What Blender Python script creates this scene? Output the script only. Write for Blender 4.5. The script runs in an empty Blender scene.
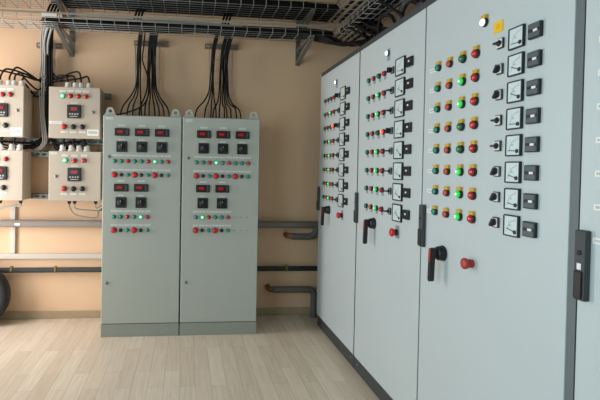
import bpy, bmesh, math, random
from mathutils import Vector, Matrix
random.seed(7)
S = bpy.context.scene
COL = S.collection
PI = math.pi

# ------------------------------------------------------------------ materials
def srgb(r, g, b):
    f = lambda c: (c/255/12.92) if c/255 <= .04045 else ((c/255+.055)/1.055)**2.4
    return (f(r), f(g), f(b), 1)
MATS = {}
def mat(name, col, rough=.5, metal=0, emit=None, strength=0, noise=0, nscale=30, bump=0, bscale=300, spec=.5, coat=0):
    if name in MATS: return MATS[name]
    m = bpy.data.materials.new(name); m.use_nodes = True
    nt = m.node_tree; b = nt.nodes['Principled BSDF']
    b.inputs['Base Color'].default_value = col
    b.inputs['Roughness'].default_value = rough
    b.inputs['Metallic'].default_value = metal
    b.inputs['Specular IOR Level'].default_value = spec
    b.inputs['Coat Weight'].default_value = coat
    if emit:
        b.inputs['Emission Color'].default_value = emit
        b.inputs['Emission Strength'].default_value = strength
    tc = nt.nodes.new('ShaderNodeTexCoord')
    if noise:
        n = nt.nodes.new('ShaderNodeTexNoise'); n.inputs['Scale'].default_value = nscale; n.inputs['Detail'].default_value = 4
        nt.links.new(tc.outputs['Object'], n.inputs['Vector'])
        mx = nt.nodes.new('ShaderNodeMix'); mx.data_type = 'RGBA'
        mx.inputs['A'].default_value = tuple(c*(1-noise) for c in col[:3])+(1,)
        mx.inputs['B'].default_value = tuple(min(1, c*(1+noise)) for c in col[:3])+(1,)
        nt.links.new(n.outputs['Fac'], mx.inputs['Factor'])
        nt.links.new(mx.outputs['Result'], b.inputs['Base Color'])
    if bump:
        n2 = nt.nodes.new('ShaderNodeTexNoise'); n2.inputs['Scale'].default_value = bscale
        nt.links.new(tc.outputs['Object'], n2.inputs['Vector'])
        bp = nt.nodes.new('ShaderNodeBump'); bp.inputs['Strength'].default_value = bump; bp.inputs['Distance'].default_value = .001
        nt.links.new(n2.outputs['Fac'], bp.inputs['Height'])
        nt.links.new(bp.outputs['Normal'], b.inputs['Normal'])
    MATS[name] = m
    return m

M = dict(
    wall=mat('peach_paint', srgb(236, 199, 164), .85, noise=.04, nscale=3, bump=.15, bscale=120),
    plain=mat('white_paint', srgb(176, 170, 160), .85, noise=.02, nscale=4),  # unseen walls and ceiling, greyed to cut bounced light
    base=mat('beige_baseboard', srgb(176, 156, 128), .5, noise=.08, nscale=20),
    door=mat('light_grey_enamel', srgb(194, 202, 204), .42, bump=.12, bscale=420, noise=.015, nscale=6),
    frame=mat('grey_cabinet_frame', srgb(100, 108, 111), .5, noise=.03),
    gasket=mat('black_gasket', srgb(22, 24, 26), .7),
    plinth=mat('anthracite_plinth', srgb(62, 66, 68), .55, noise=.06, nscale=12),
    cab=mat('grey_green_enamel', srgb(180, 184, 177), .42, bump=.08, bscale=420, noise=.015, nscale=6),
    cabplinth=mat('grey_green_plinth', srgb(152, 156, 148), .5, noise=.03),
    box=mat('pebble_grey_enamel', srgb(188, 174, 158), .45, noise=.02, nscale=8),
    black=mat('black_plastic', srgb(24, 25, 27), .42),
    slate=mat('slate_plastic', srgb(80, 92, 98), .4, noise=.05, nscale=40),
    rubber=mat('black_cable_sheath', srgb(17, 16, 17), .6, spec=.25),
    greycable=mat('grey_cable_sheath', srgb(160, 158, 154), .5),
    hose=mat('dark_corrugated_hose', srgb(62, 60, 62), .55),
    galv=mat('galvanised_steel', srgb(132, 132, 128), .38, metal=.55, noise=.12, nscale=40),
    wire=mat('zinc_wire', srgb(158, 158, 154), .4, metal=.25),
    palewire=mat('pale_zinc_wire', srgb(196, 196, 190), .5, metal=.1),
    chrome=mat('chrome', srgb(205, 205, 205), .2, metal=1),
    brass=mat('brass', srgb(140, 116, 70), .6, metal=.4),
    copper=mat('brown_sleeve', srgb(128, 92, 62), .5),
    pipe=mat('grey_pipe_paint', srgb(136, 128, 122), .75, spec=.3, noise=.05, nscale=10),
    darkpipe=mat('dark_grey_pipe_paint', srgb(62, 64, 64), .75, spec=.25, noise=.06, nscale=10),
    hosegrey=mat('grey_pipe_insulation', srgb(104, 100, 98), .7, noise=.05, nscale=20),
    duct=mat('white_trunking', srgb(210, 202, 194), .45),
    teal=mat('teal_cap', srgb(28, 146, 124), .3),
    green=mat('green_lens_dark', srgb(10, 112, 62), .15, coat=.5),
    red=mat('red_lens_dark', srgb(200, 20, 32), .15, coat=.5),
    salmon=mat('faded_red_cap', srgb(196, 74, 66), .35),
    dullred=mat('dull_red_cap', srgb(178, 58, 52), .45),
    redcap=mat('red_cap', srgb(206, 40, 34), .35),
    ledgreen=mat('lit_green_lens', srgb(30, 200, 70), .2, emit=(.02, 1, .12, 1), strength=.28),
    ledmint=mat('lit_mint_lens', srgb(90, 230, 150), .2, emit=(.22, 1, .45, 1), strength=.6),
    ledred=mat('lit_red_lens', srgb(255, 60, 30), .2, emit=(1, .07, .02, 1), strength=1.3),
    ledwhite=mat('lit_white_lens', srgb(240, 244, 255), .2, emit=(.85, .92, 1, 1), strength=.75),
    coregreen=mat('bright_green_core', srgb(200, 255, 215), .2, emit=(.6, 1, .7, 1), strength=.9),
    corered=mat('bright_red_core', srgb(255, 200, 120), .2, emit=(1, .55, .2, 1), strength=1.2),
    digits=mat('lit_red_digits', srgb(190, 26, 24), .3, emit=(1, .05, .03, 1), strength=.22),
    screen=mat('dark_red_screen', srgb(52, 12, 12), .3, emit=(.5, .01, .01, 1), strength=.02),
    yellow=mat('yellow_plate', srgb(214, 168, 48), .4),
    yellowsign=mat('yellow_sticker', srgb(246, 196, 30), .4),
    ochre=mat('ochre_print', srgb(206, 150, 20), .5),
    greyplate=mat('grey_legend_plate', srgb(148, 150, 150), .4),
    blueplate=mat('blue_grey_legend_plate', srgb(138, 152, 166), .4),
    dial=mat('white_dial', srgb(216, 228, 230), .25, coat=.6),
    ink=mat('dark_ink', srgb(52, 58, 62), .6),
    fade=mat('pale_ink', srgb(176, 177, 174), .6),
    paper=mat('white_label', srgb(236, 234, 228), .5),
    glass=mat('window_glass', srgb(235, 245, 250), .02),
    tyre=mat('dark_slate_rubber', srgb(58, 64, 74), .75, noise=.3, nscale=45),
    tyrerim=mat('black_rubber_edge', srgb(26, 28, 32), .6),
    wood=mat('light_laminate', (.5, .4, .3, 1), .4),
)
M['glass'].node_tree.nodes['Principled BSDF'].inputs['Transmission Weight'].default_value = 1

def floor_material():
    m = M['wood']; nt = m.node_tree; b = nt.nodes['Principled BSDF']
    N = nt.nodes.new; L = nt.links.new
    tc = N('ShaderNodeTexCoord'); sep = N('ShaderNodeSeparateXYZ'); com = N('ShaderNodeCombineXYZ')
    L(tc.outputs['Object'], sep.inputs[0]); L(sep.outputs['Y'], com.inputs['X']); L(sep.outputs['X'], com.inputs['Y'])
    br = N('ShaderNodeTexBrick'); br.offset = .37; br.offset_frequency = 2
    br.inputs['Scale'].default_value = 1; br.inputs['Brick Width'].default_value = .62; br.inputs['Row Height'].default_value = .095
    br.inputs['Mortar Size'].default_value = .0012; br.inputs['Mortar Smooth'].default_value = .3; br.inputs['Bias'].default_value = 0
    br.inputs['Color1'].default_value = srgb(230, 215, 197); br.inputs['Color2'].default_value = srgb(216, 198, 178)
    br.inputs['Mortar'].default_value = srgb(176, 158, 136)
    L(com.outputs[0], br.inputs['Vector'])
    mp = N('ShaderNodeMapping'); mp.inputs['Scale'].default_value = (38, 2.2, 1)
    L(tc.outputs['Object'], mp.inputs['Vector'])
    nz = N('ShaderNodeTexNoise'); nz.inputs['Scale'].default_value = 1.6; nz.inputs['Detail'].default_value = 5; nz.inputs['Distortion'].default_value = .6
    L(mp.outputs[0], nz.inputs['Vector'])
    rp = N('ShaderNodeValToRGB'); rp.color_ramp.elements[0].position = .3; rp.color_ramp.elements[1].position = .7
    rp.color_ramp.elements[0].color = (.88, .87, .85, 1); rp.color_ramp.elements[1].color = (1.05, 1.05, 1.05, 1)
    L(nz.outputs['Fac'], rp.inputs[0])
    mx = N('ShaderNodeMix'); mx.data_type = 'RGBA'; mx.blend_type = 'MULTIPLY'; mx.inputs['Factor'].default_value = 1
    L(br.outputs['Color'], mx.inputs['A']); L(rp.outputs['Color'], mx.inputs['B']); L(mx.outputs['Result'], b.inputs['Base Color'])
    b.inputs['Roughness'].default_value = .32
floor_material()

# ------------------------------------------------------------------ mesh helpers
class MB:
    """collects shapes into one mesh; every shape may carry its own material slot"""
    def __init__(s): s.bm = bmesh.new(); s.mi = 0
    def _tag(s, n0, n_verts=None):
        s.bm.faces.ensure_lookup_table()
        for f in s.bm.faces[n0:]: f.material_index = s.mi
        return s
    def box(s, x0, x1, y0, y1, z0, z1, bev=0, seg=2):
        n0 = len(s.bm.faces)
        t = bmesh.new()
        bmesh.ops.create_cube(t, size=1)
        for v in t.verts:
            v.co = Vector((x0+(v.co.x+.5)*(x1-x0), y0+(v.co.y+.5)*(y1-y0), z0+(v.co.z+.5)*(z1-z0)))
        if bev:
            bmesh.ops.bevel(t, geom=list(t.edges), offset=bev, segments=seg, profile=.5, affect='EDGES')
        s._merge(t); return s._tag(n0)
    def _merge(s, t, mtx=None):
        mp = {v: s.bm.verts.new(mtx @ v.co if mtx else v.co) for v in t.verts}
        for f in t.faces:
            try: s.bm.faces.new([mp[v] for v in f.verts]).smooth = f.smooth
            except ValueError: pass
        t.free()
    def bar(s, a, b, w, h, up=(0, 0, 1)):
        """a straight bar of rectangular section from a to b"""
        n0 = len(s.bm.faces); a = Vector(a); b = Vector(b)
        d = (b-a).normalized(); u = Vector(up); r = d.cross(u)
        if r.length < 1e-4: r = d.cross(Vector((1, 0, 0)))
        r.normalize(); u = r.cross(d)
        q = []
        for p in (a, b):
            q.append([s.bm.verts.new(p+r*(sx*w/2)+u*(sz*h/2)) for sx, sz in ((-1, -1), (1, -1), (1, 1), (-1, 1))])
        for i in range(4): s.bm.faces.new([q[0][i], q[0][(i+1) % 4], q[1][(i+1) % 4], q[1][i]])
        s.bm.faces.new(q[0][::-1]); s.bm.faces.new(q[1])
        return s._tag(n0)
    def lathe(s, prof, seg=16, c=(0, 0, 0), axis='-y'):
        """profile of (radius, height) turned about an axis that leaves the panel"""
        n0 = len(s.bm.faces); c = Vector(c); rings = []
        def P(r, h, a):
            x, z = r*math.cos(a), r*math.sin(a)
            if axis == '-y': return c+Vector((x, -h, z))
            if axis == 'z': return c+Vector((x, z, h))
            return c+Vector((h, x, z))
        for r, h in prof:
            rings.append([s.bm.verts.new(P(max(r, 1e-5), h, 2*PI*i/seg)) for i in range(seg)])
        for k in range(len(rings)-1):
            for i in range(seg):
                f = s.bm.faces.new([rings[k][i], rings[k][(i+1) % seg], rings[k+1][(i+1) % seg], rings[k+1][i]]); f.smooth = True
        s.bm.faces.new(rings[0]); s.bm.faces.new(rings[-1][::-1])
        return s._tag(n0)
    def ring(s, ro, ri, y0, y1, c=(0, 0, 0), seg=20):
        n0 = len(s.bm.faces); c = Vector(c); R = []
        for r, y in ((ro, y0), (ro, y1), (ri, y1), (ri, y0)):
            R.append([s.bm.verts.new(c+Vector((r*math.cos(2*PI*i/seg), y, r*math.sin(2*PI*i/seg)))) for i in range(seg)])
        for k in range(4):
            for i in range(seg): s.bm.faces.new([R[k][i], R[k][(i+1) % seg], R[(k+1) % 4][(i+1) % seg], R[(k+1) % 4][i]])
        return s._tag(n0)
    def prism(s, pts, y0, y1):
        """outline in the x-z plane given a depth"""
        n0 = len(s.bm.faces)
        a = [s.bm.verts.new((x, y0, z)) for x, z in pts]; b = [s.bm.verts.new((x, y1, z)) for x, z in pts]
        s.bm.faces.new(a); s.bm.faces.new(b[::-1])
        for i in range(len(pts)): s.bm.faces.new([a[i], b[i], b[(i+1) % len(pts)], a[(i+1) % len(pts)]])
        return s._tag(n0)
    def tube(s, pts, r, seg=7, smooth=True, ribs=False):
        n0 = len(s.bm.faces); P = [Vector(p) for p in pts]
        if smooth and len(P) > 2: P = spline(P)
        rings = []; nrm = None
        for i, p in enumerate(P):
            t = (P[min(i+1, len(P)-1)]-P[max(i-1, 0)])
            if t.length < 1e-7: t = Vector((0, 0, 1))
            t.normalize()
            if nrm is None:
                nrm = t.cross(Vector((.31, .9, .23))); nrm.normalize()
            nrm = nrm-t*nrm.dot(t); nrm.normalize(); bi = t.cross(nrm)
            rr = r*(1.07 if (ribs and i % 2) else 1)
            rings.append([s.bm.verts.new(p+(nrm*math.cos(2*PI*k/seg)+bi*math.sin(2*PI*k/seg))*rr) for k in range(seg)])
        for a, b in zip(rings, rings[1:]):
            for k in range(seg):
                f = s.bm.faces.new([a[k], a[(k+1) % seg], b[(k+1) % seg], b[k]]); f.smooth = True
        s.bm.faces.new(rings[0][::-1]); s.bm.faces.new(rings[-1])
        return s._tag(n0)
    def mesh(s, name, *mats):
        bmesh.ops.recalc_face_normals(s.bm, faces=list(s.bm.faces))
        me = bpy.data.meshes.new(name); s.bm.to_mesh(me); s.bm.free()
        for m in mats: me.materials.append(M[m] if isinstance(m, str) else m)
        return me

def spline(P, n=7):
    out = []
    Q = [P[0]*2-P[1]]+P+[P[-1]*2-P[-2]]
    for i in range(1, len(Q)-2):
        a, b, c, d = Q[i-1:i+3]
        for k in range(n):
            t = k/n
            out.append(.5*((2*b)+(c-a)*t+(2*a-5*b+4*c-d)*t*t+(3*b-a-3*c+d)*t**3))
    out.append(P[-1]); return out

def link(name, data, parent=None, loc=(0, 0, 0), label=None):
    o = bpy.data.objects.new(name, data); COL.objects.link(o); o.location = loc
    if parent is not None: o.parent = parent
    if label: o['label'] = label
    return o
def tag(o, label, cat, group=None, kind=None):
    if label: o['label'] = label
    if cat: o['category'] = cat
    if group: o['group'] = group
    if kind: o['kind'] = kind
    return o
def thing(name, label, cat, loc=(0, 0, 0), rz=0, group=None):
    o = link(name, None, None, loc); o.rotation_euler = (0, 0, rz); o.empty_display_size = .1
    return tag(o, label, cat, group)
def struct(name, me):
    o = link(name, me); o['kind'] = 'structure'; return o
CACHE = {}
def cached(key, fn):
    if key not in CACHE: CACHE[key] = fn()
    return CACHE[key]

# ------------------------------------------------------------------ room
XL, XR, YN, YW, ZC = -3.15, 1.45, -2.6, 4.244, 3.05
struct('floor', MB().box(XL-.1, XR+.1, YN-.1, YW+.1, -.06, 0).mesh('floor', 'wood'))
struct('ceiling', MB().box(XL-.1, XR+.1, YN-.1, YW+.1, ZC, ZC+.06).mesh('ceiling', 'plain'))
struct('wall_back', MB().box(XL-.1, XR+.1, YW, YW+.1, 0, ZC).mesh('wall_back', 'wall'))
struct('wall_right', MB().box(XR, XR+.1, YN, YW, 0, ZC).mesh('wall_right', 'plain'))
struct('wall_front', MB().box(XL-.1, XR+.1, YN-.1, YN, 0, ZC).mesh('wall_front', 'plain'))
WIN = [(-1.6, .9, .7, 2.3), (1.65, 2.35, .03, 2.1), (3.1, 3.85, .3, 2.35)]  # first read off handle shadows; other two unseen, added to brighten floor and wall
WPOW = [(15.5, (.70, .93, 1.0)), (5.5, (.66, .92, 1.0)), (25, (1.0, .97, .94))]
wl = MB(); y = YN
for (a, b, z0, z1) in WIN:
    wl.box(XL-.1, XL, y, a, 0, ZC).box(XL-.1, XL, a, b, 0, z0).box(XL-.1, XL, a, b, z1, ZC); y = b
wl.box(XL-.1, XL, y, YW, 0, ZC)
struct('wall_left', wl.mesh('wall_left', 'wall'))
for n, (a, b, z0, z1) in enumerate(WIN, 1):
    f = MB(); t = .05
    f.box(XL-.08, XL-.02, a, b, z0, z0+t).box(XL-.08, XL-.02, a, b, z1-t, z1).box(XL-.08, XL-.02, a, a+t, z0+t, z1-t).box(XL-.08, XL-.02, b-t, b, z0+t, z1-t)
    f.box(XL-.08, XL-.02, (a+b)/2-.03, (a+b)/2+.03, z0+t, z1-t)
    w = struct('window_%d' % n, f.mesh('window_frame', 'duct'))
    link('pane', MB().box(XL-.055, XL-.045, a+t, b-t, z0+t, z1-t).mesh('pane', 'glass'), w)
struct('baseboard_back', MB().box(XL, XR, YW-.018, YW, 0, .062, .004).mesh('baseboard', 'base'))

# ------------------------------------------------------------------ small panel components (all face -y, origin on the panel)
CORE = {'ledgreen': 'coregreen', 'ledmint': 'coregreen', 'ledred': 'corered'}
def lens_mesh(m, r, dome=True):
    pr = [(r, 0), (r, .006), (r*.97, .009), (r*.8, .013), (r*.5, .0158), (0, .017)] if dome else [(r, 0), (r, .009), (r*.93, .011), (0, .011)]
    b = MB().lathe(pr, 16)
    if m in CORE:
        b.mi = 1; b.lathe([(r*.42, .0155), (r*.3, .0172), (0, .0178)], 12)
        return b.mesh('lens', m, CORE[m])
    return b.mesh('lens', m)
def add_lamp(root, x, z, m, r=.0145, dome=True, plate=None, name='indicator_lamp', label=None, y=0):
    lit = m.startswith('led')
    l = link(name, cached(('lens', m, r, dome), lambda: lens_mesh(m, r, dome)), root, (x, y-.006, z), label)
    link('collar', cached(('collar', r), lambda: MB().lathe([(r*1.16, 0), (r*1.16, .009), (r*1.05, .0125), (r*.9, .0125)], 16).mesh('collar', 'black')), l, (0, .006, 0))
    if plate == 'above':
        link('legend_plate', cached(('pla', r), lambda: MB().box(-.0135, .0135, -.0125, -.0005, r*.95, r*.95+.0145, .001, 1).mesh('legend_plate', 'yellow')), l, (0, .006, 0), 'yellow legend plate')
    elif plate == 'below':
        link('legend_plate', cached(('plb', r), lambda: MB().box(-.013, .013, -.003, -.0003, -r*1.15-.017, r*.6, .001, 1).mesh('legend_plate', 'greyplate')), l, (0, .006, 0), 'grey legend plate')
    elif plate == 'blue':
        link('legend_plate', cached(('plc', r), lambda: MB().box(-.017, .017, -.003, -.0003, -r-.026, r+.012, .001, 1).mesh('legend_plate', 'blueplate')), l, (0, .006, 0), 'blue-grey legend plate')
    return l

def meter_parts(w, h, defl):
    """square moving-coil panel meter: frame, dial with scale, needle"""
    def frame():
        t = .0045 if w < .09 else .0058; b = MB()
        b.box(-w/2, w/2, -.010, -.0005, -h/2, -h/2+t, .001, 1).box(-w/2, w/2, -.010, -.0005, h/2-t, h/2, .001, 1)
        b.box(-w/2, -w/2+t, -.010, -.0005, -h/2+t, h/2-t).box(w/2-t, w/2, -.010, -.0005, -h/2+t, h/2-t)
        return b.mesh('frame', 'black')
    hub = (w*.28, -h*.27)
    def dial():
        b = MB(); b.box(-w/2+.003, w/2-.003, -.0078, -.001, -h/2+.003, h/2-.003); b.mi = 2
        R = min(w, h)*.52
        for k in range(11):
            a = PI*.5+PI*.5*k/10; l = .009 if k % 5 == 0 else .004
            p = lambda rr: (hub[0]+rr*math.cos(a)*w/h, -.0082, hub[1]+rr*math.sin(a))
            b.bar(p(R), p(R+l), .0013, .0008, (0, 1, 0))
        b.mi = 2
        for k in range(12):
            a0, a1 = PI*.5+PI*.5*k/12, PI*.5+PI*.5*(k+1)/12
            b.bar((hub[0]+R*math.cos(a0)*w/h, -.0082, hub[1]+R*math.sin(a0)), (hub[0]+R*math.cos(a1)*w/h, -.0082, hub[1]+R*math.sin(a1)), .0009, .0006, (0, 1, 0))
        b.mi = 2
        b.box(-w*.12, w*.02, -.0083, -.0077, -h*.02, h*.06)
        return b.mesh('dial', 'dial', 'ink', 'fade')
    def needle():
        b = MB(); a = PI-defl
        b.bar((hub[0], -.0092, hub[1]), (hub[0]+w*.56*math.cos(a), -.0092, hub[1]+h*.56*math.sin(a)), .0024, .0008, (0, 1, 0))
        b.lathe([(.007, .0079), (.007, .0105), (.006, .0112), (0, .0112)], 14, (hub[0], 0, hub[1]))
        return b.mesh('needle', 'black')
    return cached(('mf', w, h), frame), cached(('md', w, h), dial), cached(('mn', w, h, defl), needle)
def add_meter(root, x, z, w, h, defl):
    f, d, n = meter_parts(w, h, defl)
    o = link('analog_meter', f, root, (x, 0, z)); link('dial', d, o, label='white dial with printed scale'); link('needle', n, o)
    return o

def add_switch(root, x, z, ang, big=True):
    s = .0172 if big else .017
    p = link('selector_switch', cached(('swp', s), lambda: MB().box(-s, s, -.008, -.0005, -s*1.1, s*1.1, .002, 1).mesh('plate', 'black')), root, (x, 0, z))
    link('face_plate', cached(('swf', s), lambda: MB().box(-s*.82, s*.82, -.0095, -.0075, -s*.9, s*.9).mesh('face_plate', 'paper' if big else 'greyplate')), p, label='white face plate' if big else 'grey face plate')
    def knob():
        b = MB().lathe([(.0115, .009), (.0115, .0125), (.010, .014), (0, .014)], 14)
        d = Vector((math.cos(ang), 0, math.sin(ang))); kz = -.0185 if big else -.024
        b.bar(-d*.0145+Vector((0, kz, 0)), d*.0145+Vector((0, kz, 0)), .013 if big else .024, .007 if abs(ang) < .2 else .009, d.cross(Vector((0, -1, 0))))
        return b.mesh('knob', 'black')
    link('knob', cached(('kn', round(ang, 2), big), knob), p)
    return p

def add_module(root, x, z, w, h, big):
    def body():
        b = MB().box(-w/2, w/2, -.013, -.0005, -h/2, h/2, .0015, 1)
        if big:
            b.mi = 1; b.box(-w/2+.003, w/2-.002, -.0155, -.0125, h*.10, h/2-.003, .001, 1).box(-w/2+.003, w/2-.002, -.0155, -.0125, -h/2+.003, -h*.10, .001, 1)
        else:
            b.mi = 1; b.box(-w/2+.004, w/2-.004, -.0145, -.0125, -h/2+.004, -h*.12)
        return b.mesh('body', 'black', 'slate' if big else 'black')
    o = link('control_module', cached(('mod', w, h), body), root, (x, 0, z))
    link('label_strip', cached(('modl', w, h), lambda: (MB().box(-w*.02, w*.30, -.0150, -.0125, -h*.09, h*.07) if big else MB().box(-w*.10, w*.14, -.0138, -.0125, -h*.04, h*.14)).mesh('label_strip', 'paper')), o, label='small white label')
    return o

def tag_mesh(w, h, n):
    b = MB().box(-w/2, w/2, -.0018, -.0002, -h/2, h/2); b.mi = 1
    r = random.Random(n*7+int(w*1000)); x = -w/2+w*.1
    while x < w/2-w*.12:
        l = w*r.uniform(.05, .11); b.box(x, min(x+l, w/2-w*.06), -.0021, -.0017, -h*.2, h*.2); x += l+w*.03
    return b.mesh('label_strip', 'paper', 'fade')
def add_tag(root, x, z, w, h, y=0, n=0, name='label_strip', label=None):
    return link(name, cached(('tag', w, h, n % 3), lambda: tag_mesh(w, h, n % 3)), root, (x, y, z), label)

def add_handle(root, x, z):
    h = link('isolator_handle', cached('hub', lambda: MB().lathe([(.034, 0), (.034, .006), (.031, .009), (.030, .026), (.027, .030), (0, .030)], 20).mesh('hub', 'black')), root, (x, -.0005, z))
    def lever():
        b = MB(); b.box(-.012, .012, -.058, -.026, -.022, .024, .006)
        b.bar((0, -.050, .020), (0, -.054, -.112), .022, .020, (0, -1, 0)); b.lathe([(.011, .0445), (.011, .0635)], 14, (0, 0, -.112))
        return b.mesh('lever', 'black')
    def grip():
        b = MB(); b.bar((-.001, -.0605, .018), (-.001, -.0632, -.036), .014, .004, (0, -1, 0))
        return b.mesh('grip', 'dullred')
    link('lever', cached('lever', lever), h); link('lever_cover', cached('grip', grip), h, label='red cover on the upper lever')
    return h
def add_estop(root, x, z, plate):
    o = link('emergency_stop', cached(('estop', plate), lambda: MB().lathe([(.013, .016), (.017, .02), (.0215, .026), (.0225, .032), (.021, .037), (.015, .0405), (0, .0415)], 20).mesh('mushroom', 'redcap' if plate else 'dullred')), root, (x, 0, z), 'red mushroom button')
    link('collar', cached(('estopc', plate), lambda: MB().lathe([(.0165, 0), (.0165, .014), (.013, .017)], 18).mesh('collar', 'black' if plate else 'dullred')), o)
    if plate: link('legend_plate', cached('estopp', lambda: MB().box(-.02, .02, -.003, -.0003, -.032, .036, .002, 1).mesh('legend_plate', 'blueplate')), o, label='grey legend plate')
    return o
def add_latch(root, x0, x1, z0, z1, mark=False):
    o = link('door_latch', MB().box(x0, x1, -.02, -.0005, z0, z1, .004).mesh('latch', 'plinth'), root)
    cx = (x0+x1)/2
    link('latch_lever', MB().box(x0+.005, x1-.005, -.026, -.0195, z0+.006, z0+(z1-z0)*.42, .003).mesh('latch_lever', 'black'), o)
    link('keyhole', MB().lathe([(.007, .0198), (.007, .022), (.004, .0222), (.004, .0205)], 14, (cx, 0, z1-(z1-z0)*.32)).mesh('keyhole', 'black'), o)
    if mark: link('label_strip', MB().box(cx-.007, cx+.007, -.0208, -.0198, z0+(z1-z0)*.44, z0+(z1-z0)*.53).mesh('lock_mark', 'paper'), o, label='white mark')
    return o

# ------------------------------------------------------------------ tall control cabinets along the right
H, PH = 2.1, .0944
GAPS = {3.0475: (.018, 0), 2.174: (.009, 0), 1.258: (.009, 0), 3.946: (.004, 0)}
def tall_cabinet(F, W, label, lead=0.0):
    """F: far edge; panel coordinate runs toward the viewer; lead: width of a filler strip before the door"""
    root = thing('control_cabinet', label, 'control cabinet', (0, F, 0), -PI/2, 'tall control cabinets along the right side')
    b = MB().box(.003-lead, W-.003, .0205, .6, PH+.004, H+.034, .003).box(.001-lead, .004, .0015, .03, PH, H)
    link('body', b.mesh('body', 'frame'), root)
    link('top_cap', MB().box(.001-lead, W-.001, .004, .0202, H+.0008, H+.034, .002).mesh('top_cap', 'plinth'), root)
    g0 = GAPS.get(F, (.012, 0))[0]
    d = MB().box(g0, W-.001, 0, .0185, PH, H, .003)
    link('door', d.mesh('door', 'door'), root)
    link('door_gasket', MB().box(.002, W-.002, .0187, .0199, PH+.003, H-.002).box(max(g0-.0055, .0042), g0-.0005, .004, .0198, PH+.003, H-.002).mesh('gasket', 'gasket'), root)
    p = link('plinth', MB().box(.004, W-.004, .008, .59, 0, PH-.004, .002).mesh('plinth', 'plinth'), root)
    for x in (.06, W-.06):
        link('screw', cached('screw', lambda: MB().lathe([(.006, 0), (.006, .002), (.003, .003), (0, .003)], 10).mesh('screw', 'chrome')), p, (x, .008, .052))
    return root
def label_of(m, kind):
    return {'teal': 'green', 'salmon': 'faded red', 'green': 'unlit green', 'red': 'unlit red', 'ledgreen': 'lit green', 'ledred': 'lit red', 'ledwhite': 'lit white'}[m]+' '+kind

def fill_near(root, lit, needles, flat, module=True):
    """panel with yellow legend plates (the two nearest cabinets)"""
    W = .89
    for k in range(8):
        z = 1.786-.0921*k
        add_tag(root, .089, z-.001, .062, .017, n=k, label='white label')
        add_lamp(root, .139, z, 'teal', .0135, False, 'above', 'push_button', 'green push button')
        add_lamp(root, .232, z-.002, 'salmon', .0135, False, 'above', 'push_button', 'faded red push button')
        g = 'ledgreen' if k in lit else 'green'
        add_lamp(root, .329, z-.002, g, .0155, True, 'above', 'indicator_lamp', label_of(g, 'lamp'))
        add_lamp(root, .418, z-.002, 'red', .0158, True, 'above', 'indicator_lamp', 'unlit red lamp')
        add_switch(root, .561, z+.001, 0 if k in flat else 1.0)
        add_meter(root, .647, z-.001, .075, .074, needles[k])
        add_module(root, .737, z-.002, .055, .050, True)
    add_lamp(root, .466, 1.890, 'ledwhite', .0145, True, 'above', 'indicator_lamp', 'lit white lamp')
    sign = link('warning_sign', MB().box(-.025, .025, -.003, -.0003, -.0205, .0205, .001, 1).mesh('warning_sign', 'yellowsign'), root, (.543, 0, 1.852), 'yellow square sign')
    link('sign_print', MB().ring(.010, .0085, -.0034, -.0028, (0, 0, .001), 16).box(-.0015, .0015, -.0034, -.0028, -.005, .007).mesh('sign_print', 'ochre'), sign)
    add_handle(root, .207, .966); add_estop(root, .420, .964, False)
    add_latch(root, .016, .053, .967, 1.165, not lit)

def fill_far(root, lit, redlit, needles, dx):
    """panel with grey legend plates (the two far cabinets)"""
    for k in range(8):
        z = 1.8755-.1106*k
        add_tag(root, .158+dx, z+.002, .026, .012, n=k, label='pale label')
        add_lamp(root, .206+dx, z, 'teal', .013, False, 'below', 'push_button', 'green push button')
        add_lamp(root, .283+dx, z, 'salmon', .013, False, 'below', 'push_button', 'red push button')
        g = 'ledgreen' if k in lit else 'green'
        add_lamp(root, .364+dx, z-.001, g, .0138, True, 'below', 'indicator_lamp', label_of(g, 'lamp'))
        r = 'ledred' if k in redlit else 'red'
        add_lamp(root, .440+dx, z-.001, r, .0138, True, 'below', 'indicator_lamp', label_of(r, 'lamp'))
        add_switch(root, .543+dx, z-.002, 1.2 if (k == 0 or k in redlit) else 0, False)
        add_meter(root, .642+dx, z-.002, .106, .093, needles[k])
        add_module(root, .750+dx, z-.001, .060, .048, False)
    add_lamp(root, .481+dx, 1.98, 'ledwhite', .0145, True, 'blue', 'indicator_lamp', 'lit white lamp')
    add_handle(root, .308, 1.006); add_estop(root, .625, .995, True)
    add_latch(root, .018, .044, .976, 1.176)

c1 = tall_cabinet(3.946, .8985, 'tall light grey control cabinet farthest along the row, beside the back wall')
fill_far(c1, (1, 3, 4, 5, 6, 7), (2,), [.1, .25, .1, .55, .5, .3, .25, .35], -.045)
c2 = tall_cabinet(3.0475, .8735, 'light grey control cabinet with a red lamp lit in its fourth row')
fill_far(c2, (1, 2, 4, 5, 6, 7), (3,), [.1, .45, .45, .1, .6, .35, .4, .55], -.016)
c3 = tall_cabinet(2.174, .888, 'tall light grey control cabinet with yellow button plates and yellow square sign')
fill_near(c3, (1, 2, 5, 6, 7), [.05, .35, .4, .05, .08, .25, .15, .25], (0, 3, 4))
c4 = tall_cabinet(1.258, .888, 'tall light grey control cabinet nearest the camera, only its hinge edge and labels in view', .026)
fill_near(c4, (), [.05]*8, (0, 3, 4))

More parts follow.
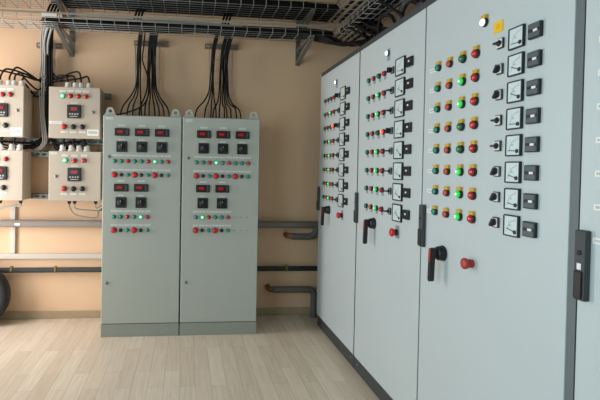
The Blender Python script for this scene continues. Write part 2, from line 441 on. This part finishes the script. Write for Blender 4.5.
# ------------------------------------------------------------------ two grey-green cabinets against the back wall
SEG7 = {'0': 'abcdef', '8': 'abcdefg'}
def digits(b, x0, z0, w, h, n):
    for i in range(n):
        cx = x0+w*(i+.5)/n; a = w/n*.32; q = h/2; t = h*.13
        for zz in (-q, 0, q): b.box(cx-a, cx+a, -.0185, -.0175, z0+zz-t/2, z0+zz+t/2)
        for sx in (-a, a): b.box(cx+sx-t/2, cx+sx+t/2, -.0185, -.0175, z0-q, z0+q)
def add_display(root, x, z):
    o = link('temperature_display', cached('disp', lambda: MB().box(-.054, .054, -.015, -.0003, -.0295, .0295, .003).mesh('case', 'black')), root, (x, 0, z))
    def scr():
        b = MB(); b.box(-.043, .019, -.0172, -.0148, -.016, .018); b.mi = 1; digits(b, -.034, .002, .042, .017, 3)
        return b.mesh('screen', 'screen', 'digits')
    link('screen', cached('dscr', scr), o, label='red lit digits')
    def keys():
        b = MB()
        for zz in (-.014, 0, .014): b.box(.030, .044, -.0172, -.0148, zz-.004, zz+.004, .001, 1)
        return b.mesh('key_pad', 'slate')
    link('key_pad', cached('dkey', keys), o)
def add_square_knob(root, x, z, ang):
    o = link('selector_switch', cached('sqk', lambda: MB().box(-.041, .041, -.012, -.0003, -.041, .041, .003).mesh('plate', 'black')), root, (x, 0, z))
    def kn():
        b = MB().lathe([(.026, .011), (.026, .02), (.023, .024), (0, .024)], 20)
        d = Vector((math.cos(ang), 0, math.sin(ang)))
        b.bar(-d*.022+Vector((0, -.029, 0)), d*.022+Vector((0, -.029, 0)), .016, .010, d.cross(Vector((0, -1, 0))))
        b.mi = 1; b.bar(d*.004+Vector((0, -.0372, 0)), d*.021+Vector((0, -.0372, 0)), .001, .003, d.cross(Vector((0, -1, 0))))
        return b.mesh('knob', 'black', 'fade')
    link('knob', cached(('sqkn', round(ang, 2)), kn), o)
def small_lock(root, x, z, y=0):
    o = link('lock', cached('lock', lambda: MB().lathe([(.012, 0), (.012, .006), (.010, .008), (0, .008)], 14).mesh('lock', 'galv')), root, (x, y, z), 'round metal lock')
    link('keyhole', cached('lockk', lambda: MB().box(-.002, .002, -.0088, -.0078, -.006, .006).mesh('keyhole', 'black')), o)

COLOR = {'t': 'teal', 'r': 'red', 'L': 'ledmint', 'k': 'black', 'R': 'redcap'}
LBL = {'t': 'green', 'r': 'red', 'L': 'lit green', 'k': 'black', 'R': 'red'}
def wide_cabinet(X0, W, label, rows, knobs, dz, holes=False, dx=0):
    Y0, HC = 3.74, 1.713
    root = thing('switch_cabinet', label, 'switch cabinet', (X0, Y0, 0), 0, 'grey-green cabinets against the back wall')
    link('body', MB().box(.002, W-.002, .02, .40, .1, HC, .004).mesh('body', 'cab'), root)
    link('door', MB().box(.004, W-.004, 0, .0185, .103, HC-.004, .006, 3).mesh('door', 'cab'), root)
    link('plinth', MB().box(.003, W-.003, .004, .395, 0, .099, .002).mesh('plinth', 'cabplinth'), root)
    link('door_gasket', MB().box(.006, W-.006, .0187, .0198, .106, HC-.008).mesh('gasket', 'gasket'), root)
    def eye():
        b = MB(); b.ring(.030, .0125, 0, .007, (0, 0, .034), 22)
        b.prism([(-.045, -.03), (.045, -.03), (.049, -.002), (.031, .026), (.014, .021), (-.014, .021), (-.031, .026), (-.049, -.002)], .0002, .0068)
        return b.mesh('lifting_eye', 'cab')
    for x in (.052, W-.052): link('lifting_eye', cached('eye', eye), root, (x, .022, HC-.004))
    add_tag(root, .052, HC-.028, .05, .016, n=1)
    DX = [.146, .297, .449]
    for i in range(3):
        add_display(root, DX[i]+dx, 1.582+dz); add_square_knob(root, DX[i]+dx, 1.470, knobs[i])
        add_tag(root, DX[i]+dx, 1.632, .052, .012, n=i); add_tag(root, DX[i]+dx, 1.524, .046, .010, n=i+1)
    for i in range(2):
        add_display(root, DX[i]+dx-.001, 1.156); add_square_knob(root, DX[i]+dx-.001, 1.042, knobs[3+i])
        add_tag(root, DX[i]+dx, 1.207, .05, .011, n=i+2); add_tag(root, DX[i]+dx, 1.096, .04, .009, n=i)
    for zr, s, big in ((1.360, rows[0], 0), (1.255, rows[1], 1), (.932, rows[2], 0), (.829, rows[3], 1)):
        for i, c in enumerate(s):
            x = .093+.0508*i+dx
            lamp = not big
            r = .0135 if lamp else (.0195 if c == 'R' else .0125)
            add_lamp(root, x, z=zr, m=COLOR[c], r=r, dome=lamp, plate=None, name='indicator_lamp' if lamp else 'push_button', label=LBL[c]+(' lamp' if lamp else ' push button'))
            add_tag(root, x, zr+(.043 if lamp else .038), .044, .011, n=i)
        if holes and len(s) == 6:
            for i in (6, 7, 8):
                link('blank_plug', cached('plug', lambda: MB().lathe([(.004, 0), (.004, .001), (0, .0015)], 10).mesh('plug', 'frame')), root, (.093+.0508*i+dx, -.0002, zr), 'small grey plug')
    small_lock(root, .05, 1.392); small_lock(root, .046, .421)
    return root
wide_cabinet(-1.7595, .602, 'grey-green cabinet beside the wall boxes, left of the pair, with grey-capped lifting eyes',
             ['ttrttrLtr', 'RktRktRkt', 'ttrtLr', 'RktRkt'], [PI/2, 2.3, PI/2, PI/2, PI/2], 0)
wide_cabinet(-1.1555, .612, 'grey-green cabinet right of the pair with a lit lamp fourth in its upper lamp row',
             ['ttrLtrttr', 'RktRktRkt', 'tLrttr', 'RktRkt'], [2.4, PI/2, 2.4, PI/2, PI/2], -.002, True, .022)

# ------------------------------------------------------------------ four small control boxes on the wall
def add_controller(root, x, z):
    o = link('process_controller', cached('ctl', lambda: MB().box(-.054, .054, -.014, -.0003, -.053, .053, .004).mesh('case', 'black')), root, (x, 0, z))
    def scr():
        b = MB(); b.box(-.036, .036, -.0172, -.0138, .002, .038); b.mi = 1; digits(b, -.022, .02, .044, .019, 3)
        return b.mesh('screen', 'screen', 'digits')
    link('screen', cached('cscr', scr), o, label='red lit digits')
    def keys():
        b = MB()
        for i in range(4): b.box(-.036+i*.02, -.024+i*.02, -.0165, -.0138, -.026, -.014, .001, 1)
        b.box(-.03, .03, -.0145, -.0138, -.042, -.036)
        return b.mesh('key_pad', 'fade')
    link('key_pad', cached('ckey', keys), o)
def wall_box(X0, Z0, W, Hh, label, lamps, ctl, buttons, lock, glands_top, glands_bottom, cards, tags_under=True):
    root = thing('control_box', label, 'control box', (X0, 3.93, Z0), 0, 'small beige-grey control boxes on the back wall')
    link('body', MB().box(.002, W-.002, .02, .222, .003, Hh-.003, .004).mesh('body', 'box'), root)
    link('door', MB().box(0, W, 0, .0185, 0, Hh, .005, 3).mesh('door', 'box'), root)
    for i, (x, z, c) in enumerate(lamps):
        add_lamp(root, x, z, {'L': 'ledmint', 'r': 'red'}[c], .0165, True, None, 'indicator_lamp', {'L': 'lit green lamp', 'r': 'unlit red lamp'}[c])
        add_tag(root, x, z+.040, .048, .014, n=i)
    add_controller(root, *ctl); add_tag(root, ctl[0], ctl[1]+.066, .05, .011, n=2)
    for i, (x, z, c) in enumerate(buttons):
        add_lamp(root, x, z, {'R': 'redcap', 'k': 'black'}[c], .019 if c == 'R' else .0185, False, None, 'push_button', {'R': 'red push button', 'k': 'black push button'}[c])
        add_tag(root, x, z-.042, .048, .013, n=i)
    small_lock(root, *lock)
    for x, z, w, h in cards: add_tag(root, x, z, w, h, n=1, name='label_card', label='white paper label')
    for x in glands_top:
        link('cable_gland', cached('glt', lambda: MB().lathe([(.028, 0), (.028, .022), (.022, .025), (.024, .05), (.014, .058), (.008, .06)], 14, axis='z').mesh('gland', 'paper')), root, (x, .11, Hh-.004), 'white cable gland')
    for x in glands_bottom:
        link('cable_gland', cached('glb', lambda: MB().lathe([(.017, 0), (.017, -.014), (.0135, -.016), (.0135, -.028), (.007, -.034)], 12, axis='z').mesh('gland', 'black')), root, (x, .09, .004), 'black cable gland')
    return root
wall_box(-2.209, 1.535, .397, .407, 'beige-grey control box, upper one beside the grey-green cabinet, with four lamps in a row',
         [(.106, .334, 'L'), (.166, .336, 'r'), (.226, .335, 'r'), (.285, .335, 'r')], (.195, .213), [(.118, .092, 'R'), (.189, .092, 'k'), (.260, .093, 'k')],
         (.341, .211), [.12, .18, .225, .29], [.09, .17, .25], [(.056, .124, .10, .020), (.343, .05, .09, .05)])
wall_box(-2.206, 1.035, .403, .397, 'beige-grey control box, lower one beside the grey-green cabinet, with three lamps in a row',
         [(.127, .324, 'L'), (.199, .323, 'r'), (.272, .325, 'r')], (.200, .212), [(.12, .099, 'R'), (.192, .098, 'k'), (.262, .099, 'k')],
         (.057, .197), [.08, .15, .21, .27], [.140, .183, .350], [(.04, .39-.012, .05, .014)])
wall_box(-2.799, 1.535, .40, .407, 'beige-grey control box in the upper left corner, white glands crowded on top',
         [(.119, .331, 'L'), (.178, .331, 'r'), (.239, .331, 'r'), (.298, .333, 'r')], (.228, .209), [(.12, .091, 'R'), (.192, .091, 'k'), (.264, .091, 'k')],
         (.351, .210), [.12, .18, .25, .29, .35], [.10, .2, .3], [(.345, .045, .09, .06)])
wall_box(-2.803, 1.035, .401, .395, 'beige-grey control box at lower left, over the vertical white trunking',
         [(.13, .325, 'L'), (.2, .325, 'r'), (.273, .326, 'r')], (.228, .215), [(.12, .10, 'R'), (.185, .10, 'k'), (.257, .101, 'k')],
         (.057, .2), [.12, .2, .28, .34], [.1, .2, .358], [])

def strut(name, x0, x1, z, y0=4.156, y1=4.24, h=.041, label='', group='perforated steel rails behind the control boxes'):
    b = MB(); n = int((x1-x0)/.05)
    b.box(x0, x1, y0, y0+.003, z+h/2-.013, z+h/2).box(x0, x1, y0, y0+.003, z-h/2, z-h/2+.013)
    for i in range(n+1):
        xx = x0+(x1-x0)*i/n; b.box(max(x0, xx-.011), min(x1, xx+.011), y0, y0+.003, z-h/2+.013, z+h/2-.013)
    b.box(x0, x1, y0+.003, y1, z+h/2-.003, z+h/2).box(x0, x1, y0+.003, y1, z-h/2, z-h/2+.003)
    return tag(link(name, b.mesh(name, 'galv')), label, 'steel rail', group)
strut('perforated_rail', -2.95, -1.765, 1.915, label='perforated steel rail at the top of the upper control boxes')
strut('perforated_rail', -2.95, -1.765, 1.520, label='perforated steel rail just below the upper control boxes')
strut('perforated_rail', -2.95, -1.765, 1.408, label='perforated steel rail at the top of the lower control boxes')
strut('perforated_rail', -2.95, -1.765, 1.055, label='perforated steel rail at the bottom of the lower control boxes')

# ------------------------------------------------------------------ wire mesh cable trays
def tray(name, label, a, b, wdt, h, wr=.0025, step=.1, along='x', z=0, across=0, top_bar=True, group='wire mesh cable trays'):
    """open mesh tray: along x (across = front y, wdt toward +y) or along y (across = left x, wdt toward +x)"""
    B = MB()
    def P(s, c, zz): return (s, across+c, zz) if along == 'x' else (across+c, s, zz)
    def w(p, q, t=wr): B.tube([p, q], t, 5, False)
    rows = [(0, h), (0, h*.5)]+[(wdt*i/max(1, round(wdt/.05)), 0) for i in range(round(wdt/.05)+1)]+[(wdt, h*.5), (wdt, h)]
    for c, zz in rows:
        w(P(a, c, z+zz), P(b, c, z+zz), wr*(1.7 if (zz == h and top_bar) else 1.1))
    n = int(round((b-a)/step))
    for i in range(n+1):
        s = a+(b-a)*i/n
        w(P(s, 0, z), P(s, 0, z+h)); w(P(s, 0, z-.002), P(s, wdt, z-.002)); w(P(s, wdt, z), P(s, wdt, z+h))
    o = tag(link(name, B.mesh(name, 'wire')), label, 'cable tray', group)
    return o
ZB, ZU, YF, YUF = 2.393, 2.598, 3.73, 3.725
XT, XTR = .06, .27
t1 = tray('cable_tray', 'lower wire mesh cable tray along the back wall', -3.0, .05, .22, .066, across=YF, z=ZB)
link('top_rail', MB().box(-3.0, .05, YF-.004, YF+.004, ZB+.060, ZB+.074).mesh('top_rail', 'wire'), t1)
link('label_plate', MB().box(-2.21, -2.10, YF-.008, YF-.005, ZB+.038, ZB+.062).mesh('label_plate', 'paper'), t1, label='white label plate')
tray('cable_tray', 'lower wire mesh cable tray running out over the tall cabinets', .6, 3.95, .21, .066, along='y', across=XT, z=ZB)
tray('cable_tray', 'upper wire mesh cable tray along the back wall', -3.0, .08, .365, .1, across=YUF, z=ZU)
tray('cable_tray', 'upper wire mesh cable tray running out over the tall cabinets', .6, 4.09, .365, .1, along='y', across=.095, z=ZU)

def bracket(x, z, reach, label):
    b = MB(); root = thing('wall_bracket', label, 'bracket', (x, YW, z-.145), 0, 'steel brackets under the cable trays')
    link('wall_plate', MB().box(-.02, .02, -.012, -.001, 0, .24, .002, 1).mesh('wall_plate', 'galv'), root)
    link('arm', MB().bar((0, -.0125, .13), (0, -reach, .13), .034, .012).mesh('arm', 'galv'), root)
    link('brace', MB().bar((0, -.014, .02), (0, -reach+.02, .117), .034, .016).mesh('brace', 'galv'), root)
    bolts = MB().lathe([(.010, 0), (.010, .006), (0, .007)], 6, (0, -.012, .025)).lathe([(.010, 0), (.010, .006), (0, .007)], 6, (0, -.012, .14))
    link('bolt', bolts.mesh('bolt', 'chrome'), root)
for x, nm in ((-2.11, 'left'), (-.138, 'right')):
    near = 'beside the leftmost cable bundle' if nm == 'left' else 'near the tall cabinets'
    bracket(x, ZB+.003, .52, 'steel bracket under the lower cable tray '+near)
    bracket(x, ZU+.003, .53, 'steel bracket under the upper cable tray '+near)

def ladder(x0, x1, z0, z1, label):
    b = MB()
    for x in (x0, x1):
        b.tube([(x, 4.165, z0), (x, 4.165, z1)], .0042, 5, False); b.tube([(x, 4.2, z0), (x, 4.2, z1)], .0025, 5, False)
    z = z0+.03
    while z < z1:
        b.tube([(x0, 4.165, z), (x0, 4.2, z), (x1, 4.2, z), (x1, 4.165, z)], .0022, 5, False); z += .1
    tag(link('cable_ladder', b.mesh('cable_ladder', 'palewire')), label, 'cable ladder', 'vertical wire ladders behind the cable bundles')
ladder(-2.345, -2.236, 1.46, 2.37, 'narrow vertical wire ladder between the control boxes')
ladder(-1.568, -1.362, 1.74, 2.37, 'vertical wire ladder above the left grey-green cabinet')
ladder(-.938, -.735, 1.74, 2.37, 'vertical wire ladder above the right grey-green cabinet')
for x0, x1, lb in ((-2.39, -2.19, 'short steel cross bar behind the leftmost cable bundle'), (-1.583, -1.294, 'steel cross bar behind cables above the left grey-green cabinet'), (-.973, -.683, 'steel cross bar behind cables above the right grey-green cabinet')):
    zz = 2.33 if x0 < -2 else 2.385
    strut('cross_bar', x0, x1, zz, 4.205, 4.243, .041, lb, 'steel cross bars behind the cable bundles')

# ------------------------------------------------------------------ cables
def cable(pts, r, label, group, m='rubber', name='cable', seg=7, ribs=False):
    return tag(link(name, MB().tube(pts, r, seg, ribs=ribs).mesh(name, m)), label, 'cable', group)
rnd = random.uniform
# along the trays: each cable weaves a little
def run_x(n, x0, x1, y0, y1, z, r, label, group):
    for i in range(n):
        y = y0+(y1-y0)*(i+.5)/n; pts = []; x = x0
        lv = z+r+.001+(i % 3)*r*1.75
        while x < x1:
            pts.append((x, y+rnd(-.010, .010), lv+rnd(-.002, .012))); x += .3
        pts.append((x1, y, lv)); cable(pts, r, label, group)
def run_y(n, x0, x1, y0, y1, z, r, label, group):
    for i in range(n):
        xx = x0+(x1-x0)*(i+.5)/n; pts = []; y = y0
        lv = z+r+.001+(i % 3)*r*1.75
        while y < y1:
            pts.append((xx+rnd(-.01, .01), y, lv+rnd(-.002, .012))); y += .3
        pts.append((xx, y1, lv)); cable(pts, r, label, group)
run_x(11, -2.22, .04, YF+.014, 3.938, ZB, .0095, 'black cable lying in the lower tray along the back wall', 'cables in the lower wall tray')
run_x(16, -2.2, .08, YUF+.015, 4.075, ZU, .0115, 'black cable lying in the upper tray along the back wall', 'cables in the upper wall tray')
run_y(10, XT+.012, XTR-.012, .7, 3.93, ZB, .010, 'black cable lying in the lower tray over the tall cabinets', 'cables in the lower tray over the tall cabinets')
run_y(14, .11, .445, .7, 4.07, ZU, .0115, 'black cable lying in the upper tray over the tall cabinets', 'cables in the upper tray over the tall cabinets')
for i in range(2):
    cable([(-2.30+i*.02, 4.14, 2.22), (-2.27+i*.03, 4.02, 2.34), (-2.16+i*.03, 3.86, ZB+.045), (-1.9, YF+.03+i*.02, ZB+.05), (-1.4, YF+.02+i*.02, ZB+.045+i*.012), (-1.1, YF+.03, ZB+.055), (-.7, YF+.04, ZB+.045)], .009,
          'grey cable weaving along the front of the lower wall tray', 'grey cables in the lower wall tray', 'greycable')

# leftmost bundle, between the control boxes
LB = 'cable in the vertical bundle between the control boxes'
for i, x in enumerate((-2.333, -2.318, -2.304)):
    cable([(x+.12, 3.84, ZB+.055-.004*i), (x+.075, 3.93, ZB+.04), (x+.025, 4.05, 2.36), (x+.002, 4.14, 2.2), (x-.006+.004*i, 4.13, 2.0), (x, 4.12, 1.8), (x+.02, 4.11, 1.62), (x+.03, 4.11, 1.52), (x-.01, 4.12, 1.455), (x-.05, 4.13, 1.44)],
          .0068, 'grey '+LB, 'grey cables of the vertical bundle', 'greycable')
for i in range(6):
    x = -2.29+.010*i; yy = 4.135-.014*(i % 2)
    cable([(x+.08, 3.88, ZB+.045), (x+.03, 4.02, 2.39), (x+.004, 4.11, 2.30), (x, yy, 2.2), (x+.004, yy, 2.0), (x, yy, 1.8), (x-.003, yy, 1.62), (x+(.05 if i > 2 else -.05), yy, 1.49), (x+(.14+.02*i if i > 2 else -.14-.02*i), 4.08, 1.475)],
          .0075, 'black '+LB, 'black cables of the vertical bundle')
for i, (bx, dz) in enumerate(((-2.679, .0), (-2.619, .02), (-2.549, .04), (-2.509, -.02), (-2.449, -.06))):
    cable([(-2.296, 4.15, 2.08-dz-.03*i), (-2.35, 4.12, 2.02+dz-.02*i), (-2.44, 4.08, 2.04+dz), (min(bx+.05, -2.46), 4.05, 2.075+dz*.7-(.05 if i > 3 else 0)), (bx+.008, 4.042, 2.04+(0 if i < 4 else -.02)), (bx, 4.04, 1.998)],
          .0075, 'black cable arching from the vertical bundle to the upper left control box', 'cables to the upper left control box')
for i, bx in enumerate((-2.089, -2.029, -1.984, -1.919)):
    cable([(-2.25, 4.15, 2.10-.03*i), (-2.19, 4.12, 2.035-.02*(i % 2)), (bx-.09, 4.07, 2.05-.005*i+(.04 if i == 2 else 0)), (bx-.02, 4.045, 2.05+(.03 if i == 2 else 0)), (bx, 4.04, 1.998)],
          .0075, 'black cable arching from the vertical bundle to the upper right control box', 'cables to the upper right control box')
for i, bx in enumerate((-2.126, -2.056, -1.996, -1.936)):
    cable([(-2.25+.01*i, 4.14, 1.58), (-2.20, 4.11, 1.505), (bx-.05, 4.06, 1.50+.006*i), (bx-.008, 4.042, 1.505), (bx, 4.04, 1.478)],
          .0075, 'black cable looping onto the top of the lower right control box', 'cables to the lower right control box')
for i, bx in enumerate((-2.683, -2.603, -2.523, -2.463)):
    cable([(-2.27+.006*i, 4.14, 1.60), (-2.34, 4.11, 1.50+.008*i), (min(bx+.09, -2.40), 4.07, 1.505-.004*i), (bx+.01, 4.042, 1.50), (bx, 4.04, 1.478)],
          .0075, 'black cable looping onto the top of the lower left control box', 'cables to the lower left control box')
for i, (bx, side) in enumerate(((-2.119, 1), (-2.039, 1), (-1.959, 1), (-2.699, 0), (-2.599, 0), (-2.499, 0))):
    ex = -2.25 if side else -2.31
    cable([(bx, 4.02, 1.507), (bx+.012, 4.02, 1.482), ((bx*2+ex)/3, 4.075, 1.452+.008*(i % 3)), ((bx+ex*2)/3, 4.12, 1.46), (ex, 4.15, 1.55)], .007,
          'black cable hanging below the %s control box' % ('upper right' if side else 'upper left'), 'cables below the %s control box' % ('upper right' if side else 'upper left'))
# grey loops below the lower right box and the lower left one
for i, (bx, low) in enumerate(((-2.066, .90), (-2.023, .945), (-1.856, .985))):
    cable([(bx, 4.02, 1.007), (bx+.005, 4.022, .97), (bx+.06, 4.03, low+.012), ((bx-1.72)/2+.04, 4.05, low-.01+.012*i), (-1.84+.02*i, 4.11, .945+.012*i), (-1.74, 4.175, .985), (-1.6, 4.195, .99)], .0065,
          'thin grey cable looping below the lower right control box, behind the cabinet', 'grey cables below the lower right control box', 'greycable')
cable([(-2.445, 4.02, 1.007), (-2.45, 4.03, .985), (-2.52, 4.06, .982), (-2.60, 4.09, .965), (-2.66, 4.12, .95), (-2.8, 4.14, .955)], .008, 'thin grey cable from the lower left control box past the white trunking', None, 'greycable')

# bundles dropping to the two grey-green cabinets
def drop(xs, fan, top_z, neck_z, label, group, bow=0):
    for i, (x, fx) in enumerate(zip(xs, fan)):
        ym = 4.135-.012*(i % 3)
        cable([(x+.05, 3.90, ZB+.03), (x+.03, 3.98, ZB+.03), (x+.008, 4.08, 2.33), (x+rnd(-.004, .004), ym, 2.22), (x+rnd(-.004, .004), ym, 2.1), (x*.9+fx*.1, ym-.01, neck_z+.04), (x*.62+fx*.38, 4.07, neck_z-.05), (fx-(fx-x)*.16, 3.98-.05*(i % 3), 1.805), (fx, 3.96-.05*(i % 3), top_z)],
              .006, label, group)
    # white gland where each one enters the roof is a part of the cabinet
LC = 'black cable dropping from the lower tray into the roof of the left grey-green cabinet'
RC = 'black cable dropping from the lower tray into the roof of the right grey-green cabinet'
drop([-1.545, -1.537, -1.529, -1.521], [-1.66, -1.60, -1.55, -1.49], 1.716, 1.96, LC, 'cables into the left grey-green cabinet')
drop([-1.456, -1.446, -1.436, -1.426, -1.416, -1.406, -1.397], [-1.51, -1.46, -1.42, -1.38, -1.34, -1.30, -1.26], 1.716, 1.95, LC, 'cables into the left grey-green cabinet')
cable([(-1.45, 3.90, ZB+.03), (-1.47, 3.98, ZB+.03), (-1.49, 4.09, 2.33), (-1.502, 4.12, 2.22), (-1.462, 4.11, 2.10), (-1.44, 4.08, 1.96), (-1.48, 4.02, 1.83), (-1.60, 3.97, 1.76), (-1.69, 3.95, 1.735), (-1.72, 3.95, 1.716)], .006,
      'black cable bowing loose between the two strands above the left grey-green cabinet', None)
drop([-.922, -.914, -.906, -.898], [-1.06, -.98, -.93, -.88], 1.716, 1.94, RC, 'cables into the right grey-green cabinet')
drop([-.842, -.832, -.822, -.808, -.798, -.788, -.779], [-.91, -.86, -.82, -.79, -.76, -.72, -.67], 1.716, 1.92, RC, 'cables into the right grey-green cabinet')
# short links between the two tray levels
for x0, n, lb in ((-1.55, 3, 'short black cable rising between the trays above the left grey-green cabinet'), (-.84, 3, 'short black cable rising between the trays above the right grey-green cabinet'), (-2.23, 4, 'short black cable rising between the trays at the leftmost bundle')):
    for i in range(n):
        x = x0+.025*i
        cable([(x-.03, 3.92, ZB+.03), (x-.01, 3.93, ZB+.09), (x+.02, 3.95, ZU-.01), (x+.07, 3.97, ZU+.045), (x+.16, 3.98, ZU+.05)], .009, lb, lb.replace('short black cable', 'cables'))
# tangle dropping to the far tall cabinets
for i in range(9):
    q = i*.011; w = (i*5 % 9)*.018
    cable([(-.22+w, 3.86-q, ZB+.02), (-.10+w, 3.82-q, 2.375), (-.01+w, 3.74-q, 2.335-.4*q), (.05+w*.8, 3.58-q, 2.295-.3*q), (.07+w*.7, 3.38-q, 2.245), (.06+w, 3.22-q, 2.19), (.05+w, 3.08-q*1.5, 2.1365)], .0095,
          'black cable sagging from the tray corner to the far tall cabinet roofs', 'cables sagging from the tray corner')
for i in range(16):
    x = .07+.19*((i*7) % 16)/16; yy = 3.42-.012*i; e = 3.10-.018*i
    cable([(x, yy+.25, ZB+.03), (x, yy+.1, ZB+.012), (x+rnd(-.04, .04), yy-.02, ZB-.05), (x*.6+.03+rnd(-.04, .04), (yy+e)/2+rnd(-.03, .03), ZB-.13), (x*.8+.02, e+.02, 2.19), (x*.8+.03, e, 2.1365)], .0085,
          'black cable fanning from the tray down to the roofs of the far tall cabinets', 'cables fanning down to the tall cabinets')
for i in range(14):
    x = .09+.36*((i*5) % 14)/14; yy = 2.66-.075*(i % 7); q = rnd(-.05, .05)
    cable([(x, yy+.30, ZB+.03), (x+q, yy+.2, ZB-.03), (x+q*1.5+.02, yy+.08, ZB-.10), (x+q+.05, yy-.02, ZB-.19), (x+.06, yy-.06, 2.1365)], .0095,
          'black cable dropping from the tray onto the roof of a middle tall cabinet', 'cables dropping to the middle tall cabinets')
cable([(.07, 2.88, 2.1365), (.065, 2.90, 2.22), (.075, 2.88, 2.275), (.11, 2.83, 2.275), (.12, 2.77, 2.20), (.115, 2.74, 2.1365)], .010, 'black cable looping over the roof near the second tall cabinet joint', None)
for i, pts in enumerate(([(.13, 2.72, 2.1365), (.125, 2.72, 2.24), (.14, 2.68, 2.305), (.145, 2.57, 2.30), (.15, 2.46, 2.26), (.155, 2.36, 2.20), (.16, 2.30, 2.1365)], [(.145, 2.57, 2.1365), (.14, 2.57, 2.20), (.14, 2.52, 2.235), (.14, 2.42, 2.22), (.15, 2.36, 2.17), (.15, 2.34, 2.1365)])):
    cable(pts, .019-.005*i, ('thick' if i == 0 else 'thinner')+' dark corrugated hose arching over the roof of the second tall cabinet', 'corrugated hoses over the tall cabinets', 'hose', 'hose', 10, True)

# ------------------------------------------------------------------ pipes and trunking on the back wall
def pipe(name, pts, r, label, m, smooth=False): return tag(link(name, MB().tube(pts, r, 14, smooth).mesh(name, m)), label, 'pipe')
p1 = pipe('water_pipe', [(XL, 4.178, .824), (XR, 4.178, .824)], .031, 'thick grey horizontal pipe along the back wall', 'pipe')
p2 = pipe('water_pipe', [(XL, 4.19, .428), (XR, 4.19, .428)], .022, 'dark grey horizontal pipe low along the back wall', 'darkpipe')
for x in (-2.57, -2.212, -.216):
    link('pipe_clip', MB().ring(.0255, .0215, -.007, .007, (0, 0, 0), 16).box(-.012, .012, -.01, .01, .022, .034).mesh('pipe_clip', 'brass'), p2, (x, 4.19, .428), 'brass clip').rotation_euler = (0, 0, PI/2)
link('label_strip', MB().box(-2.535, -2.49, 4.144, 4.147, .812, .83).mesh('label_strip', 'paper'), p1, label='white label')
d = MB().box(XL, -1.2, 4.212, YW-.0005, .5175, .5625, .003, 1)
tag(link('cable_trunking', d.mesh('cable_trunking', 'duct')), 'white horizontal cable trunking along the back wall', 'trunking')
tag(link('cable_trunking', MB().box(-2.595, -2.553, 4.214, YW-.0005, .5635, .962, .003, 1).mesh('cable_trunking', 'duct')), 'white vertical cable trunking under the lower left control box', 'trunking')
def insulated(pts, r, label, tip):
    o = pipe('insulated_pipe', pts, r, label, 'hosegrey', True)
    link('end_sleeve', MB().tube(tip, r*.86, 12, True).mesh('end_sleeve', 'copper'), o, label='brown end sleeve')
insulated([(-.185, 4.15, .724), (-.10, 4.15, .722), (-.02, 4.15, .722), (.02, 4.15, .738), (.045, 4.15, .78), (.05, 4.16, .80)], .028, 'grey insulated pipe stub below the thick pipe, bending upward beside the tall cabinet',
          [(-.182, 4.15, .724), (-.205, 4.155, .727), (-.215, 4.18, .727), (-.215, YW, .727)])
insulated([(-.34, 4.15, .25), (-.2, 4.15, .249), (-.04, 4.15, .248), (.01, 4.15, .24), (.03, 4.15, .20), (.032, 4.15, .10), (.032, 4.15, .002)], .029, 'grey insulated pipe stub near the floor, bending downward beside the tall cabinet',
          [(-.337, 4.15, .25), (-.362, 4.155, .252), (-.372, 4.18, .252), (-.372, YW, .252)])

# ------------------------------------------------------------------ round dark wheel leaning at the left edge
w = thing('wheel', 'round dark slate wheel standing on the floor at the left edge, against the back wall', 'wheel', (-2.79, 4.06, 0))
link('tyre', MB().lathe([(.17, -.055), (.225, -.06), (.246, -.045), (.25, 0), (.246, .045), (.236, .056), (.222, .058)], 40, (0, 0, .25)).mesh('tyre', 'tyrerim'), w)
link('disc', MB().lathe([(.226, .0), (.226, .052), (.21, .062), (.12, .066), (.05, .06), (0, .058)], 40, (0, 0, .25)).mesh('disc', 'tyre'), w)
link('hub', MB().lathe([(.045, .055), (.045, .075), (.03, .085), (0, .086)], 20, (0, 0, .25)).mesh('hub', 'plinth'), w)

# ------------------------------------------------------------------ light
def window_light(n, a, b, z0, z1, power, col):
    l = bpy.data.lights.new('window_daylight', 'AREA'); l.shape = 'RECTANGLE'; l.size = b-a; l.size_y = z1-z0; l.energy = power; l.color = col
    o = bpy.data.objects.new('window_daylight', l); COL.objects.link(o)
    o.location = (XL+.02, (a+b)/2, (z0+z1)/2); o.rotation_euler = (0, -PI/2, 0)
    # the lamp's own x axis runs up, so swap its sides
    l.size, l.size_y = z1-z0, b-a
for n, (a, b, z0, z1) in enumerate(WIN): window_light(n, a+.05, b-.05, z0+.05, z1-.05, WPOW[n][0]*(b-a)*(z1-z0), WPOW[n][1])  # lamps for the low and back-wall windows are added fill
wd = bpy.data.worlds.new('World'); S.world = wd; wd.use_nodes = True
wd.node_tree.nodes['Background'].inputs['Color'].default_value = (.75, .87, 1, 1)
wd.node_tree.nodes['Background'].inputs['Strength'].default_value = 1.0

# ------------------------------------------------------------------ camera (lens shifted: the photograph is a crop)
FPX, PX, PY = 477.262, 238.4478, 176.7444
yaw, pitch, roll = .1094, .0187, .0173
f = Vector((math.sin(yaw)*math.cos(pitch), math.cos(yaw)*math.cos(pitch), -math.sin(pitch)))
r = Vector((math.cos(yaw), -math.sin(yaw), 0)); u = r.cross(f)
r2 = r*math.cos(roll)+u*math.sin(roll); u2 = -r*math.sin(roll)+u*math.cos(roll)
cam = bpy.data.cameras.new('Camera'); co = bpy.data.objects.new('Camera', cam); COL.objects.link(co)
mx = Matrix((r2, u2, -f)).transposed().to_4x4(); mx.translation = Vector((-1.1209, 0, 1.3235)); co.matrix_world = mx
cam.sensor_fit = 'HORIZONTAL'; cam.sensor_width = 36; cam.lens = FPX/600*36
cam.shift_x = (300-PX)/600; cam.shift_y = (PY-200)/600
cam.clip_start = .02
S.camera = co
S.view_settings.view_transform = 'Standard'; S.view_settings.look = 'None'; S.view_settings.gamma = 1; S.view_settings.use_curve_mapping = False
S.view_settings.exposure = .1
S.cycles.use_denoising = True
